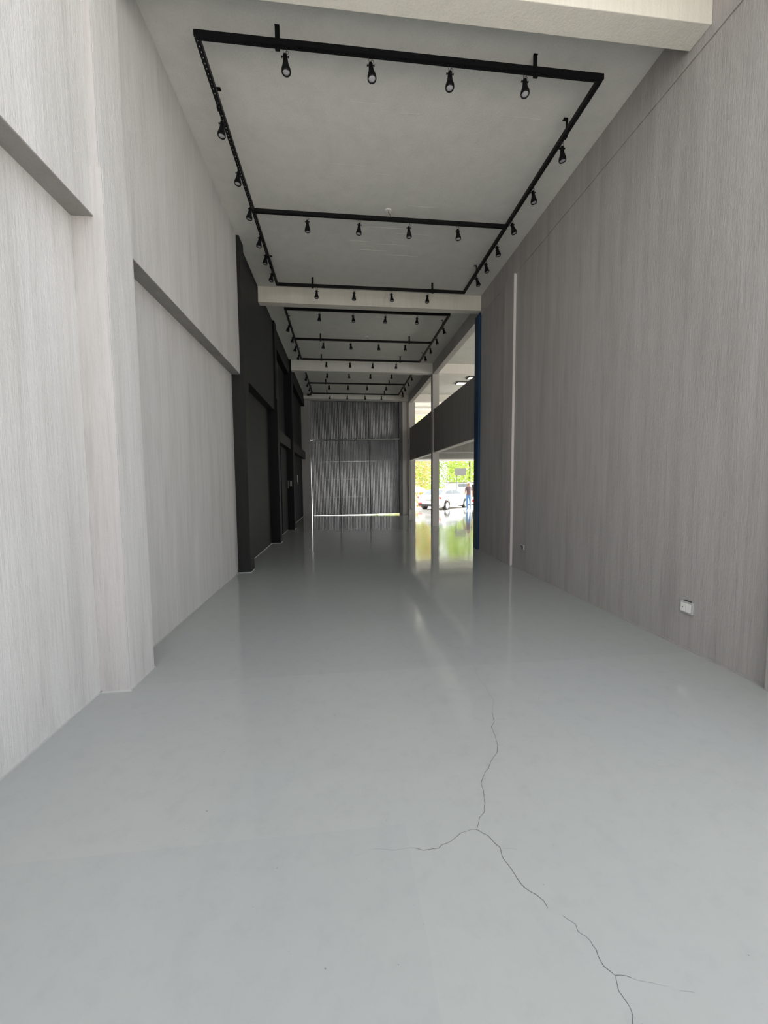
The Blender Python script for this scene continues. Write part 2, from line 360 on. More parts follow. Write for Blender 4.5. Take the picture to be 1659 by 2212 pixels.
# pilaster's near face: frontal light painted in as a paler strip
box('near_strip_lit', (3.198, 3.243, 7.192, 7.202, 0.0, 5.40), plaster('pale frontal light tone', (0.60, 0.56, 0.54), combed=0.2), wr)
bl = box('blue_pilaster', (3.215, 3.49, 9.06, 9.38, 0, BZ-0.03), M_BLUE, wr, bevel=0.004); bl['label'] = 'blue painted end of the right wall'
box('blue_edge_lit', (3.205, 3.222, 9.05, 9.10, 0.0, 5.44), M_BLUE_LIT, wr)  # brighter blue paints the light on the near-facing edge
# opening to the side hall: top beam, column, parapet of the mezzanine
for y0, y1 in ((9.21, 14.14), (14.38, 19.2)):
    box('top_beam', (3.30, 3.48, y0, y1, 5.48, ZC), M_COLM, wr, bevel=0.004)
    box('parapet', (3.345, 3.55, y0+(0.17 if y0 < 10 else 0), y1+0.02, 2.72, 4.25), M_PARA, wr, bevel=0.004)
box('parapet_soffit_lit', (3.35, 3.545, 9.40, 19.2, 2.70, 2.722), M_WHITE, wr)  # white strip paints the lit look of the parapet's underside
box('column', (3.30, 3.54, 14.13, 14.39, 0, ZC), M_COLM, wr, bevel=0.006)
box('end_pilaster', (3.33, 3.67, 19.45, 19.85, 0, ZC), M_COLM, wr, bevel=0.005)
for y0, y1, x in ((2.6, 7.19, 3.230), (7.63, 9.05, 3.24)):
    bead('trim_%d' % k, x, x+0.012, y0, y1).data.materials[0] = M_RIGHT; k += 1

# ---- side hall beyond the opening
wf = struct('wall_front', (3.47, 12.0, 3.36, 3.55, 0, ZC), M_WHITE, 'front wall of the side hall')
mz = struct('trim_%d' % k, (3.49, 8.6, 9.0, 21.9, 3.02, 3.17), M_MEZZ, 'mezzanine slab of the side hall'); k += 1
for y0, y1, z0 in ((9.1, 9.35, 2.72), (14.13, 14.42, 2.72), (18.9, 19.2, 2.76)):
    box('beam', (3.50, 8.6, y0, y1, z0, 3.03), M_MEZZ, mz, bevel=0.005)
fh = struct('trim_%d' % k, (3.6, 12.0, 22.0, 22.25, 5.76, 6.08), M_WHITE, 'pale header band over the far opening of the side hall'); k += 1
box('white_band', (3.6, 12.0, 22.28, 22.36, 5.45, 5.76), M_WHITE, fh)
lt = struct('trim_%d' % k, (3.6, 12.0, 22.0, 22.3, 2.84, 3.30), M_WHITE, 'white lintel over the far doorway of the side hall'); k += 1
w1 = thing('window_1', 'slatted clerestory window of the side hall', 'window'); w1['kind'] = 'structure'; del w1['category']
for i in range(16):
    box('slat', (3.7, 11.8, 22.10, 22.16, 3.38+i*0.132, 3.40+i*0.132), M_WHITE, w1)
for x in (3.62, 6.4, 9.1, 11.78): box('mullion', (x, x+0.06, 22.06, 22.2, 3.3, 5.76), M_WHITE, w1)
fc = struct('column', (11.6, 11.9, 21.9, 22.3, 0, 6.0), M_COLM); fc.name = 'trim_%d' % k; fc['label'] = 'far corner post of the side hall'; k += 1

# ---- end wall and sliding gate
wb = struct('wall_back', (-1.90, -1.49, 19.6, 19.85, 0, ZC), M_PARA, 'grey end wall around the gate')
box('jamb', (3.055, 3.335, 19.6, 19.85, 0, ZC), M_COLM, wb, bevel=0.005)
box('header', (-1.50, 3.06, 19.7, 19.85, 5.70, ZC+0.05), M_DGREY, wb)
# rough broken edge of plaster under the header
bm = bm_new(); x = -1.45
while x < 3.0:
    l = random.uniform(0.08, 0.3); add_box(bm, x, min(3.03, x+l), 19.66, 19.71, 5.62-random.uniform(0, 0.035), 5.72); x += l
obj('rough_edge', bm, M_DGREY, wb)
box('inner_post', (2.885, 3.056, 19.60, 19.72, 0, 5.71), M_GFRAME, wb)

gate = thing('sliding_gate', 'tall grey corrugated metal gate closing the far end of the hall', 'gate', (0.80, 19.94, 0.033), 0)
gate.rotation_euler = (0, -0.0145, 0)
gx = [-2.225, -0.83, 0.68, 2.19]; gz = [0.02, 0.90, 1.79, 2.67, 3.75, 4.71, 5.66]
for ci in range(3):
    for ri in range(6):
        x0, x1, z0, z1 = gx[ci]+0.02, gx[ci+1]-0.02, gz[ri]+0.012, gz[ri+1]-0.012
        bm = bm_new(); wl_ = 0.0745; n = int((x1-x0)/wl_)*6; prev = None
        for i in range(n+1):
            xx = x0+(x1-x0)*i/n; ph = (i % 6)/6.0
            dy = -0.0065*math.cos(2*PI*ph)
            a = bm.verts.new((xx, dy, z0)); b = bm.verts.new((xx, dy, z1))
            if prev: bm.faces.new((prev[0], a, b, prev[1]))
            prev = (a, b)
        o = obj('corrugated_sheet', bm, M_SHEET, gate, smooth=True)
        md = o.modifiers.new('thickness', 'SOLIDIFY'); md.thickness = 0.002; md.use_rim = False
for x in gx:
    box('upright', (x-0.028, x+0.028, -0.035, 0.03, 0.0, 5.70), M_GFRAME, gate, bevel=0.003)
for i, z in enumerate(gz):
    if i == 4: continue
    box('rail', (gx[0], gx[3], -0.022, 0.02, z-0.014, z+0.014), M_SHEET if i in (1, 2, 3, 5) else M_GFRAME, gate)
bm = bm_new(); add_lathe(bm, [(0.032, gx[0]-0.02), (0.032, gx[3])], 14, 'X', (0, -0.06, 3.75)); o = obj('cross_tube', bm, M_GALV, gate, smooth=True); o['label'] = 'bright galvanised cross tube'
box('cross_tube_clamp', (-0.08, 0.05, -0.10, -0.02, 3.705, 3.795), M_GFRAME, gate)
bm = bm_new(); add_box(bm, 2.13, 2.21, -0.08, -0.03, 1.70, 1.84); obj('latch', bm, M_GALV, gate, bevel=0.005)

rod = thing('bolt_rod', 'thin dark vertical rod with a short foot, against the pale pilaster right of the gate', 'rod', (3.40, 19.41, 0.30))
bm = bm_new(); add_lathe(bm, [(0.014, 0.0), (0.014, 4.05)], 8); obj('rod', bm, M_GFRAME, rod)
box('foot', (-0.09, 0.11, -0.03, 0.04, -0.02, 0.015), M_GFRAME, rod)

# ---------------------------------------------------------------- wall fittings
def socket(name, label, x, yc, zc, w_, h, dark=False):
    t = thing(name, label, 'socket', (x, yc, zc))
    bm = add_box(bm_new(), -0.020, 0.002, -w_/2, w_/2, -h/2, h/2); obj('plate', bm, M_PLASTIC2 if dark else M_PLASTIC2, t, bevel=0.004)
    if dark:
        obj('insert', add_box(bm_new(), -0.024, -0.018, -w_*0.28, w_*0.28, -h*0.36, h*0.36), M_BLKPL, t)
        obj('module', add_box(bm_new(), -0.028, -0.023, -w_*0.03, w_*0.14, -h*0.3, h*0.2), M_PLASTIC2, t)
    else:
        for s in (-1, 1):
            mo = obj('module', add_box(bm_new(), -0.028, -0.018, s*w_*0.21-w_*0.185, s*w_*0.21+w_*0.185, -h*0.36, h*0.34), M_PLASTIC, t, bevel=0.002)
            hb = bm_new()
            if s > 0: add_lathe(hb, [(0.0045, -0.0295), (0.0045, -0.0275)], 8, 'X', (0, s*w_*0.21, 0.0)); obj('hole', hb, M_BLKPL, mo)
        obj('seal', add_box(bm_new(), -0.012, 0.001, -w_*0.3, w_*0.3, h/2, h/2+0.006), M_BLKPL, t)
    return t
socket('wall_socket', 'white double socket low on the right wall, nearest the camera', 3.242, 3.325, 0.405, 0.13, 0.115)
socket('wall_socket', 'small dark socket with a pale rim low on the right wall beside the pilaster', 3.242, 6.755, 0.425, 0.14, 0.085, True)
t = thing('light_switch', 'small switch plate on the black pilaster at the far left', 'switch', (-1.76, 14.045, 1.62))
obj('plate', add_box(bm_new(), -0.03, 0.03, -0.012, 0.005, -0.09, 0.09), M_PLASTIC2, t, bevel=0.003)
obj('rocker', add_box(bm_new(), -0.014, 0.014, -0.016, -0.010, -0.06, 0.06), M_BLKPL, t)
t = thing('light_switch', 'slim pale switch on the dark wall nearest the gate', 'switch', (-1.90, 17.4, 1.72))
obj('plate', add_box(bm_new(), -0.004, 0.014, -0.10, 0.10, -0.05, 0.24), M_PLASTIC2, t, bevel=0.003)
obj('rocker', add_box(bm_new(), 0.012, 0.018, -0.05, 0.05, -0.14, -0.08), M_PLASTIC2, t)
for x, mm, side in ((-1.49, M_BLKPL, 'left'), (3.0, M_BROWN, 'right')):
    t = thing('wall_lamp', 'small dark box lamp at the %s end of the beam over the gate' % side, 'lamp', (x, 19.2, 5.78))
    obj('housing', add_box(bm_new(), -0.06, 0.06, -0.09, -0.03, -0.05, 0.045), mm, t, bevel=0.008)
    obj('bracket', add_box(bm_new(), -0.015, 0.015, -0.035, 0.002, -0.02, 0.02), M_BLKPL, t)

# ---------------------------------------------------------------- lighting frames and spotlights
BW, BH = 0.044, 0.052
ZB = 5.648          # underside of the channels
def channel(bm, x0, x1, y0, y1):
    """perforated U channel, open to the top; long axis from the larger extent"""
    z0, z1, t = ZB, ZB+BH, 0.003
    along_x = (x1-x0) > (y1-y0)
    if along_x:
        add_box(bm, x0, x1, y0, y0+t, z0, z1); add_box(bm, x0, x1, y1-t, y1, z0, z1)
        add_box(bm, x0, x1, y0+t, y0+0.018, z0, z0+t); add_box(bm, x0, x1, y1-0.018, y1-t, z0, z0+t)
        n = int((x1-x0)/0.05)
        for i in range(n+1):
            a = x0+(x1-x0)*i/(n+1); add_box(bm, a+0.008, a+0.042, y0+0.018, y1-0.018, z0, z0+t)
    else:
        add_box(bm, x0, x0+t, y0, y1, z0, z1); add_box(bm, x1-t, x1, y0, y1, z0, z1)
        add_box(bm, x0+t, x0+0.018, y0, y1, z0, z0+t); add_box(bm, x1-0.018, x1-t, y0, y1, z0, z0+t)
        n = int((y1-y0)/0.05)
        for i in range(n+1):
            a = y0+(y1-y0)*i/(n+1); add_box(bm, x0+0.018, x1-0.018, a+0.008, a+0.042, z0, z0+t)
    return bm
def hanger(x, y, ax, parent):
    """flat strap from ceiling with a folded foot plate; ax: the bar's axis"""
    bm = bm_new(); s = 0.022
    if ax == 'X':
        add_box(bm, x-s, x+s, y+BW/2+0.002, y+BW/2+0.006, ZB-0.012, ZC); add_box(bm, x-s, x+s, y+BW/2-0.012, y+BW/2+0.006, ZC-0.005, ZC-0.0005)
        add_box(bm, x-s, x+s, y-BW/2, y+BW/2+0.006, ZB-0.016, ZB-0.012)
    else:
        sg = -1 if x < 0 else 1; e = x+sg*BW/2
        a, b = sorted((e+sg*0.002, e+sg*0.006)); add_box(bm, a, b, y-s, y+s, ZB-0.005, ZC)
        a, b = sorted((e-sg*0.04, e+sg*0.006)); add_box(bm, a, b, y-s, y+s, ZC-0.005, ZC-0.0005)
        a, b = sorted((e+sg*0.006, x-sg*BW/2)); add_box(bm, a, b, y-s, y+s, ZB-0.010, ZB-0.005)
    obj('hanger', bm, M_TRACK, parent)
BXL, BXR = -1.245, 2.675
frames = [
    ('nearest', 4.035, 6.36, 8.54, [(-0.53, 'f'), (1.99, 'f'), (-0.53, 'b'), (1.99, 'b')], [(4.72, 0), (4.69, 1), (7.86, 0), (7.83, 1)], 6.43),
    ('middle', 9.68, 11.60, 13.40, [(-0.53, 'm'), (2.02, 'm'), (-0.6, 'b'), (2.02, 'b')], [(10.5, 0), (12.9, 0), (10.44, 1), (13.0, 1)], 11.75),
    ('farthest', 14.72, 16.50, 18.35, [(-0.58, 'm'), (2.02, 'm'), (-0.6, 'b'), (2.02, 'b')], [(15.3, 0), (17.7, 0), (15.3, 1), (17.7, 1)], 16.74)]
rail_y = {}
for nm, yf, ym, yb, hx, hy, yr in frames:
    t = thing('lighting_frame', 'black steel spotlight frame hung under the ceiling, %s of the three' % nm, 'lighting frame', (0, 0, 0), 0, 'spotlight frames under the ceiling')
    Y = {'f': yf, 'm': ym, 'b': yb}
    for kx in 'fmb':
        y = Y[kx]; xa, xb = (BXL-BW/2, BXR+BW/2) if kx != 'm' else (BXL+BW/2+.001, BXR-BW/2-.001)
        obj('cross_bar', channel(bm_new(), xa, xb, y-BW/2, y+BW/2), M_TRACK, t)
    for x in (BXL, BXR):
        obj('side_bar', channel(bm_new(), x-BW/2, x+BW/2, yf+BW/2+.001, yb-BW/2-.001), M_TRACK, t)
    for x, kx in hx: hanger(x, Y[kx], 'X', t)
    for y, s in hy: hanger(x=(BXL, BXR)[s], y=y, ax='Y', parent=t)
    # ceiling rose with supply wire to the middle bar
    r = thing('ceiling_rose', 'round white ceiling outlet with a wire to the %s spotlight frame' % nm, 'ceiling outlet', (0.79, yr, ZC))
    obj('cover', add_lathe(bm_new(), [(0.055, 0.001), (0.055, -0.008), (0.045, -0.014), (0.012, -0.015)], 20), M_PLASTIC, r, smooth=False)
    obj('wire', add_tube(bm_new(), [(0, 0, -0.014), (0.012, -0.01, -0.05), (0.03, (ym-yr)*0.6, -0.10), (0.04, ym-yr, -0.165)], 0.004), M_WIRE, r)

def make_spot():
    t = thing('spotlight', '', 'spotlight', (0, 0, 0), 0, 'black spotlights on the ceiling frames')
    bm = bm_new()
    for s in (-1, 1): add_tube(bm, [(s*0.012, 0, 0.001), (s*0.015, 0, -0.02), (s*0.014, 0.002, -0.045), (s*0.012, 0, -0.07)], 0.0022, 5)
    obj('suspension_wire', bm, M_WIRE, t)
    bm = bm_new()
    add_tube(bm, [(0.018+0.013*math.cos(a), 0.012, -0.032+0.015*math.sin(a)) for a in [i*PI/6 for i in range(12)]], 0.0022, 5, closed=True)
    obj('cable_loop', bm, M_WIRE, t)
    piv = (0, 0, -0.058)
    bm = bm_new(); add_lathe(bm, [(0.009, -0.036), (0.009, -0.028), (0.005, -0.027), (0.005, 0.027), (0.009, 0.028), (0.009, 0.036)], 10, 'X', (0, 0, -0.024))
    obj('bracket', bm, M_SPOT, t, loc=piv)
    bm = bm_new(); prof = [(0.006, 0.0), (0.017, -0.004), (0.0215, -0.016), (0.022, -0.045), (0.026, -0.075), (0.034, -0.105), (0.042, -0.128), (0.0435, -0.152), (0.040, -0.162), (0.037, -0.162), (0.036, -0.150), (0.001, -0.149)]
    add_lathe(bm, prof, 20); b = obj('lamp_body', bm, M_SPOT, t, smooth=True, loc=piv)
    bm = bm_new(); add_lathe(bm, [(0.036, -0.1485), (0.034, -0.153), (0.022, -0.157), (0.001, -0.158)], 18); obj('lens', bm, M_LENS, b, smooth=True)
    return t
# a hair of clearance keeps the wire tops just under the channels
proto = make_spot(); used = [False]
def spot(x, y, label, side=0):
    global proto
    ty = random.uniform(-0.10, 0.10); tx = random.uniform(-0.12, 0.10)
    if side: ty = (side*random.uniform(0.02, 0.12) if y < 6.0 else side*random.uniform(0.12, 0.32)); tx = random.uniform(-0.08, 0.08)
    if not used[0]:
        o = proto; o.location = (x, y, ZB-0.0015); o['label'] = label; used[0] = True
    else: o = dup(SP0, (x, y, ZB-0.0015), 0, label)
    for c in o.children:
        if c.name.startswith(('lamp_body', 'bracket')): c.rotation_euler = (tx, ty, 0)
    return o
SP0 = proto
ORD = ['first', 'second', 'third', 'fourth', 'fifth', 'sixth']
XS = [-0.45, 0.33, 1.11, 1.88]
side_y = {'nearest': ([4.80, 5.50, 6.16, 6.84, 7.34, 7.94], [4.74, 5.46, 6.14, 6.73, 7.25, 7.76]),
          'middle': ([10.42, 11.2, 11.92, 12.70], [10.28, 11.02, 11.78, 12.52]),
          'farthest': ([15.2, 16.1, 16.88, 17.62], [14.92, 15.76, 16.6, 17.28])}
for nm, yf, ym, yb, *_ in frames:
    for bar, y in (('front', yf), ('middle', ym), ('rear', yb)):
        for i, x in enumerate(XS):
            spot(x+random.uniform(-.015, .015), y, 'black spotlight, %s from the left on the %s cross bar of the %s frame' % (ORD[i], bar, nm))
    for s, (sn, x) in enumerate((('left', BXL), ('right', BXR))):
        for i, y in enumerate(side_y[nm][s]):
            spot(x, y, 'black spotlight, %s from the camera on the %s side bar of the %s frame' % (ORD[i], sn, nm), side=(1 if s == 0 else -1)*1)

# square lamp panels on the side hall ceiling
for x, y, nm in ((5.36, 15.80, 'nearer'), (5.15, 16.68, 'farther')):
    t = thing('ceiling_panel_lamp', 'square white ceiling lamp in a dark frame in the side hall, %s one' % nm, 'ceiling lamp', (x, y, ZC))
    bm = bm_new(); s = 0.23
    for a in ((-s, s, -s, -s+.03), (-s, s, s-.03, s), (-s, -s+.03, -s+.03, s-.03), (s-.03, s, -s+.03, s-.03)): add_box(bm, *a, -0.05, -0.001)
    obj('frame', bm, M_GFRAME, t)
    obj('diffuser', add_box(bm_new(), -s+.03, s-.03, -s+.03, s-.03, -0.04, -0.002), M_LAMPFACE, t)

# ---------------------------------------------------------------- outdoors
gr = struct('street_ground', (-60, 60, 22.4, 90, -1.0, -0.9), M_STREET); gr.name = 'ground_far'; gr['label'] = 'pale street paving beyond the side hall'
for n_, a in (('ground_terrace', (-20, 30, 22.41, 27.5, -0.5, -0.10)), ('ground_back', (-20, 3.6, 20.05, 22.4, -0.5, -0.03)), ('ground_front', (-40, 40, -60, -0.81, -0.5, -0.02)), ('ground_side', (12.01, 40, -0.8, 22.4, -0.5, -0.02))):
    g = struct(n_, a, M_STREET); g['label'] = 'pale paving outside the building'
op = struct('wall_sky_blocker', (-30, 30, -31, -30, -0.02, 5.3), M_COLM, 'unseen wall added behind the camera to block low sky')  # added out of view; cuts low sky to darken reflections and the far hall
vg = struct('ground_verge', (9.4, 13.0, 26.0, 27.4, -0.12, -0.07), new_mat('grass verge', (0.22, 0.38, 0.05), 0.9), 'strip of grass beyond the terrace')
# slim white post near the far doorway
pz = thing('white_post', 'slim white post standing beyond the far doorway beside the person', 'post', (7.45, 22.2, 0))
obj('shaft', add_lathe(bm_new(), [(0.016, 0.0), (0.016, 2.84)], 10), M_PLASTIC, pz, smooth=False)
obj('base', add_lathe(bm_new(), [(0.04, 0.0), (0.04, 0.015), (0.018, 0.03)], 12), M_PLASTIC, pz)

def leaves(bm, c, rad, n, size):
    for i in range(n):
        u = random.uniform(-1, 1); a = random.uniform(0, 2*PI); s = math.sqrt(1-u*u)
        k = random.uniform(0.72, 1.05)*(1+0.13*math.sin(3*a+2*u)+0.08*math.sin(7*a)*math.cos(5*u))
        p = Vector((c[0]+rad[0]*s*math.cos(a)*k, c[1]+rad[1]*s*math.sin(a)*k, c[2]+rad[2]*u*k))
        d = Vector((random.gauss(0, 1), random.gauss(0, 1), random.gauss(0, 1))).normalized()
        e = d.cross(Vector((random.gauss(0, 1), random.gauss(0, 1), random.gauss(0, 1)))).normalized()
        L_, W_ = size*random.uniform(.7, 1.3), size*random.uniform(.3, .5)
        v = [bm.verts.new(p+q) for q in (-d*L_*.5, e*W_*.5, d*L_*.5, -e*W_*.5)]
        bm.faces.new(v)
def tree(name, label, cat, x, y, z0, h, r, lm, n=2600, size=0.26, group='trees behind the street'):
    t = thing(name, label, cat, (x, y, z0), 0, group)
    bm = bm_new(); add_lathe(bm, [(0.10, 0), (0.08, h*0.3), (0.05, h*0.55), (0.02, h*0.8)], 8); obj('trunk', bm, M_BARK, t)
    bm = bm_new(); leaves(bm, (0, 0, h*0.55), (r, r, h*0.47), n, size)
    leaves(bm, (r*0.5, -r*0.4, h*0.35), (r*0.6, r*0.6, h*0.3), n//3, size); leaves(bm, (-r*0.5, -r*0.3, h*0.4), (r*0.6, r*0.6, h*0.3), n//3, size)
    f = obj('foliage', bm, lm, t); f['kind'] = 'stuff'
    return t
tree('leafy_tree', 'pinkish green tree left of the column, above the white parasol', 'tree', 6.6, 36.0, -0.9, 10.0, 1.9, M_LEAF3)
tree('leafy_tree', 'bright yellow green tree behind the bus and the person', 'tree', 12.1, 36.5, -0.9, 10.5, 2.0, M_LEAF1)
tree('leafy_tree', 'tall green tree between the column and the grey sign', 'tree', 11.3, 45.0, -0.9, 12.0, 2.5, M_LEAF2, 3600)
tree('leafy_tree', 'green tree seen hard against the blue pilaster', 'tree', 18.4, 45.0, -0.9, 12.0, 2.5, M_LEAF1)
tree('leafy_tree', 'green tree seen hard against the pale end pilaster', 'tree', 4.0, 45.0, -0.9, 12.0, 2.5, M_LEAF2)
tree('leafy_tree', 'hazy tall tree farthest back, left of the column', 'tree', 9.6, 56.0, -0.9, 15.0, 3.3, M_LEAF1, 4200, .34)
tree('leafy_tree', 'hazy tall tree farthest back, right of the column', 'tree', 18.6, 56.0, -0.9, 15.0, 3.3, M_LEAF2, 4200, .34)
tree('shrub', 'low green shrub beside the parasol', 'shrub', 7.6, 31.8, -0.9, 2.4, 0.8, M_LEAF2, 1500, .16, 'low shrubs by the street')
tree('shrub', 'small orange leaved shrub under the parasol', 'shrub', 6.2, 29.9, -0.9, 1.9, 0.42, M_LEAFO, 900, .12, 'low shrubs by the street')

# grey sign panel on poles in front of the trees
sg = thing('grey_sign', 'plain grey rectangular sign panel high in front of the trees', 'sign', (9.38, 30.5, -0.9))
box('panel', (-0.455, 0.455, -0.02, 0.03, 3.05, 3.63), M_GREYP, sg)
for x in (-0.3, 0.3): obj('pole', add_lathe(bm_new(), [(0.02, 0), (0.02, 3.15)], 8, 'Z', (x, 0.05, 0)), M_GFRAME, sg)

# parasol
ps = thing('parasol', 'white parasol at the left of the doorway view', 'parasol', (5.62, 28.5, -0.9))
bm = bm_new(); top = bm.verts.new((0, 0, 2.25)); rim = [bm.verts.new((0.66*math.cos(i*PI/4+.39), 0.66*math.sin(i*PI/4+.39), 1.93)) for i in range(8)]
rim2 = [bm.verts.new((v.co.x, v.co.y, 1.83)) for v in rim]
for i in range(8): bm.faces.new((top, rim[i], rim[(i+1) % 8])); bm.faces.new((rim[i], rim2[i], rim2[(i+1) % 8], rim[(i+1) % 8]))
o = obj('canopy', bm, M_CLOTH, ps); o.modifiers.new('thickness', 'SOLIDIFY').thickness = 0.006
obj('pole', add_lathe(bm_new(), [(0.025, 0.05), (0.025, 2.24)], 10), M_RIM, ps)
obj('base', add_lathe(bm_new(), [(0.25, 0), (0.25, 0.06), (0.04, 0.08)], 16), M_GREYP, ps)

# ---- sedan
def sedan():
    t = thing('car', 'white car parked outside the far doorway, seen from its rear corner', 'car', (6.80, 25.55, -0.13), math.radians(-43))
    # local: +Y forward, X right; origin under the middle
    prof = [(-2.15, .42, .80), (-2.08, .32, .92), (-1.9, .26, .98), (-1.5, .22, .99), (-0.9, .2, .96), (0, .2, .93), (0.9, .2, .90), (1.6, .22, .82), (2.0, .28, .70), (2.2, .38, .58)]
    bm = bm_new(); rings = []
    for y, zb, zt in prof:
        hw = 0.86*(1-0.10*max(0, (abs(y)-1.2))**2)
        if y < -2.1 or y > 2.15: hw = 0.70
        mid = (zb+zt)/2+.05
        pts = [(-hw*.9, zb), (-hw, zb+.12), (-hw, mid), (-hw*.95, zt-.03), (-hw*.8, zt), (hw*.8, zt), (hw*.95, zt-.03), (hw, mid), (hw, zb+.12), (hw*.9, zb)]
        rings.append([bm.verts.new((x, y, z)) for x, z in pts])
    for a, b in zip(rings, rings[1:]):
        for i in range(10): bm.faces.new((a[i], a[(i+1) % 10], b[(i+1) % 10], b[i]))
    bm.faces.new(rings[0][::-1]); bm.faces.new(rings[-1]); obj('body', bm, M_CARW, t, smooth=True, bevel=0.02)
    cab = [(-1.75, .96, .96), (-1.15, .95, 1.27), (-0.5, .95, 1.34), (0.2, .95, 1.33), (0.75, .93, 1.18), (1.15, .90, .92)]
    bm = bm_new(); rings = []
    for y, zb, zt in cab:
        h = (zt-zb)/0.4; rings.append([bm.verts.new(p) for p in ((-.78, y, zb-.03), (-.78+.16*h, y, zt-.04*h), (-.60+.02*h, y, zt), (.60-.02*h, y, zt), (.78-.16*h, y, zt-.04*h), (.78, y, zb-.03))])
    for a, b in zip(rings, rings[1:]):
        for i in range(6): bm.faces.new((a[i], a[(i+1) % 6], b[(i+1) % 6], b[i]))
    bm.faces.new(rings[0][::-1]); bm.faces.new(rings[-1]); obj('cabin', bm, M_CARW, t, smooth=True)
    for s in (-1, 1):
        bm = bm_new()
        for q in ([(-1.32, 1.02), (-1.05, 1.2), (-.35, 1.26), (-.35, 1.0)], [(-.27, 1.0), (-.27, 1.26), (.35, 1.24), (.85, .99)]):
            v = [bm.verts.new((s*(.785-.16*max(0, (z-.95))/.35+.004), y, z)) for y, z in q]; bm.faces.new(v)
        w_ = obj('side_window', bm, M_GLASS, t); w_.modifiers.new('thickness', 'SOLIDIFY').thickness = 0.008
    bm = bm_new(); v = [bm.verts.new(p) for p in ((-.62, -1.70, 1.01), (.62, -1.70, 1.01), (.52, -1.18, 1.268), (-.52, -1.18, 1.268))]; bm.faces.new(v)
    o = obj('rear_window', bm, M_GLASS, t); o.modifiers.new('thickness', 'SOLIDIFY').thickness = 0.02
    bm = bm_new(); v = [bm.verts.new(p) for p in ((-.62, 1.12, .96), (.62, 1.12, .96), (.54, .74, 1.19), (-.54, .74, 1.19))]; bm.faces.new(v)
    o = obj('windscreen', bm, M_GLASS, t); o.modifiers.new('thickness', 'SOLIDIFY').thickness = 0.02
    for s in (-1, 1):
        for y in (-1.3, 1.35):
            a = add_lathe(bm_new(), [(0.30, -0.10), (0.315, -.06), (0.315, .06), (0.30, .10)], 24, 'X', (s*.77, y, .315)); wt = obj('wheel', a, M_TYRE, t, smooth=False)
            obj('rim', add_lathe(bm_new(), [(0.20, -.005), (0.20, .005)], 16, 'X', (s*.872, y, .315)), M_RIM, wt)
            arch = bm_new(); pts = [(s*.865, y+.36*math.cos(a_), .315+.36*math.sin(a_)) for a_ in [i*PI/10 for i in range(11)]]; add_tube(arch, pts, 0.022, 6); obj('wheel_arch', arch, M_BLKPL, t)
        obj('tail_lamp', add_box(bm_new(), s*.68-.14, s*.68+.14, -2.10, -1.98, .74, .86), M_RED, t, bevel=.02)
        obj('reflector', add_box(bm_new(), s*.6-.12, s*.6+.12, -2.20, -2.1, .42, .49), M_RED, t, bevel=.01)
    obj('bumper', add_box(bm_new(), -.72, .72, -2.20, -2.05, .28, .40), M_BLKPL, t, bevel=.03)
    obj('number_plate', add_box(bm_new(), -.22, .22, -2.165, -2.14, .60, .72), M_PLASTIC2, t)
    return t
sedan()

# ---- white bus behind
b = thing('bus', 'white bus with dark windows and a yellow panel, behind the car', 'bus', (12.0, 33.0, -0.9), 0)
box('body', (-2.93, 3.0, -1.1, 1.1, 0.35, 2.44), M_CARW, b, bevel=0.06)
box('roof_rack', (-2.88, 2.9, -1.0, 1.0, 2.44, 2.54), M_GREYP, b, bevel=0.02)
box('window_band', (-2.37, -1.5, -1.125, -1.09, 2.16, 2.40), M_GLASS, b)
box('door', (-1.22, -0.84, -1.125, -1.09, 1.30, 2.34), M_BLKPL, b)
box('yellow_panel', (-2.53, -2.0, -1.125, -1.09, 1.36, 1.60), M_YEL, b)
box('tail_lamp', (-1.18, -0.88, -1.125, -1.09, .90, 1.10), M_RED, b)
box('bumper', (-2.9, 2.95, -1.16, -1.08, 0.62, 0.74), M_GREYP, b)
for x in (-2.0, 1.9): obj('wheel', add_lathe(bm_new(), [(0.42, -1.12), (0.42, -.85)], 20, 'Y', (x, 0, .42)), M_TYRE, b)

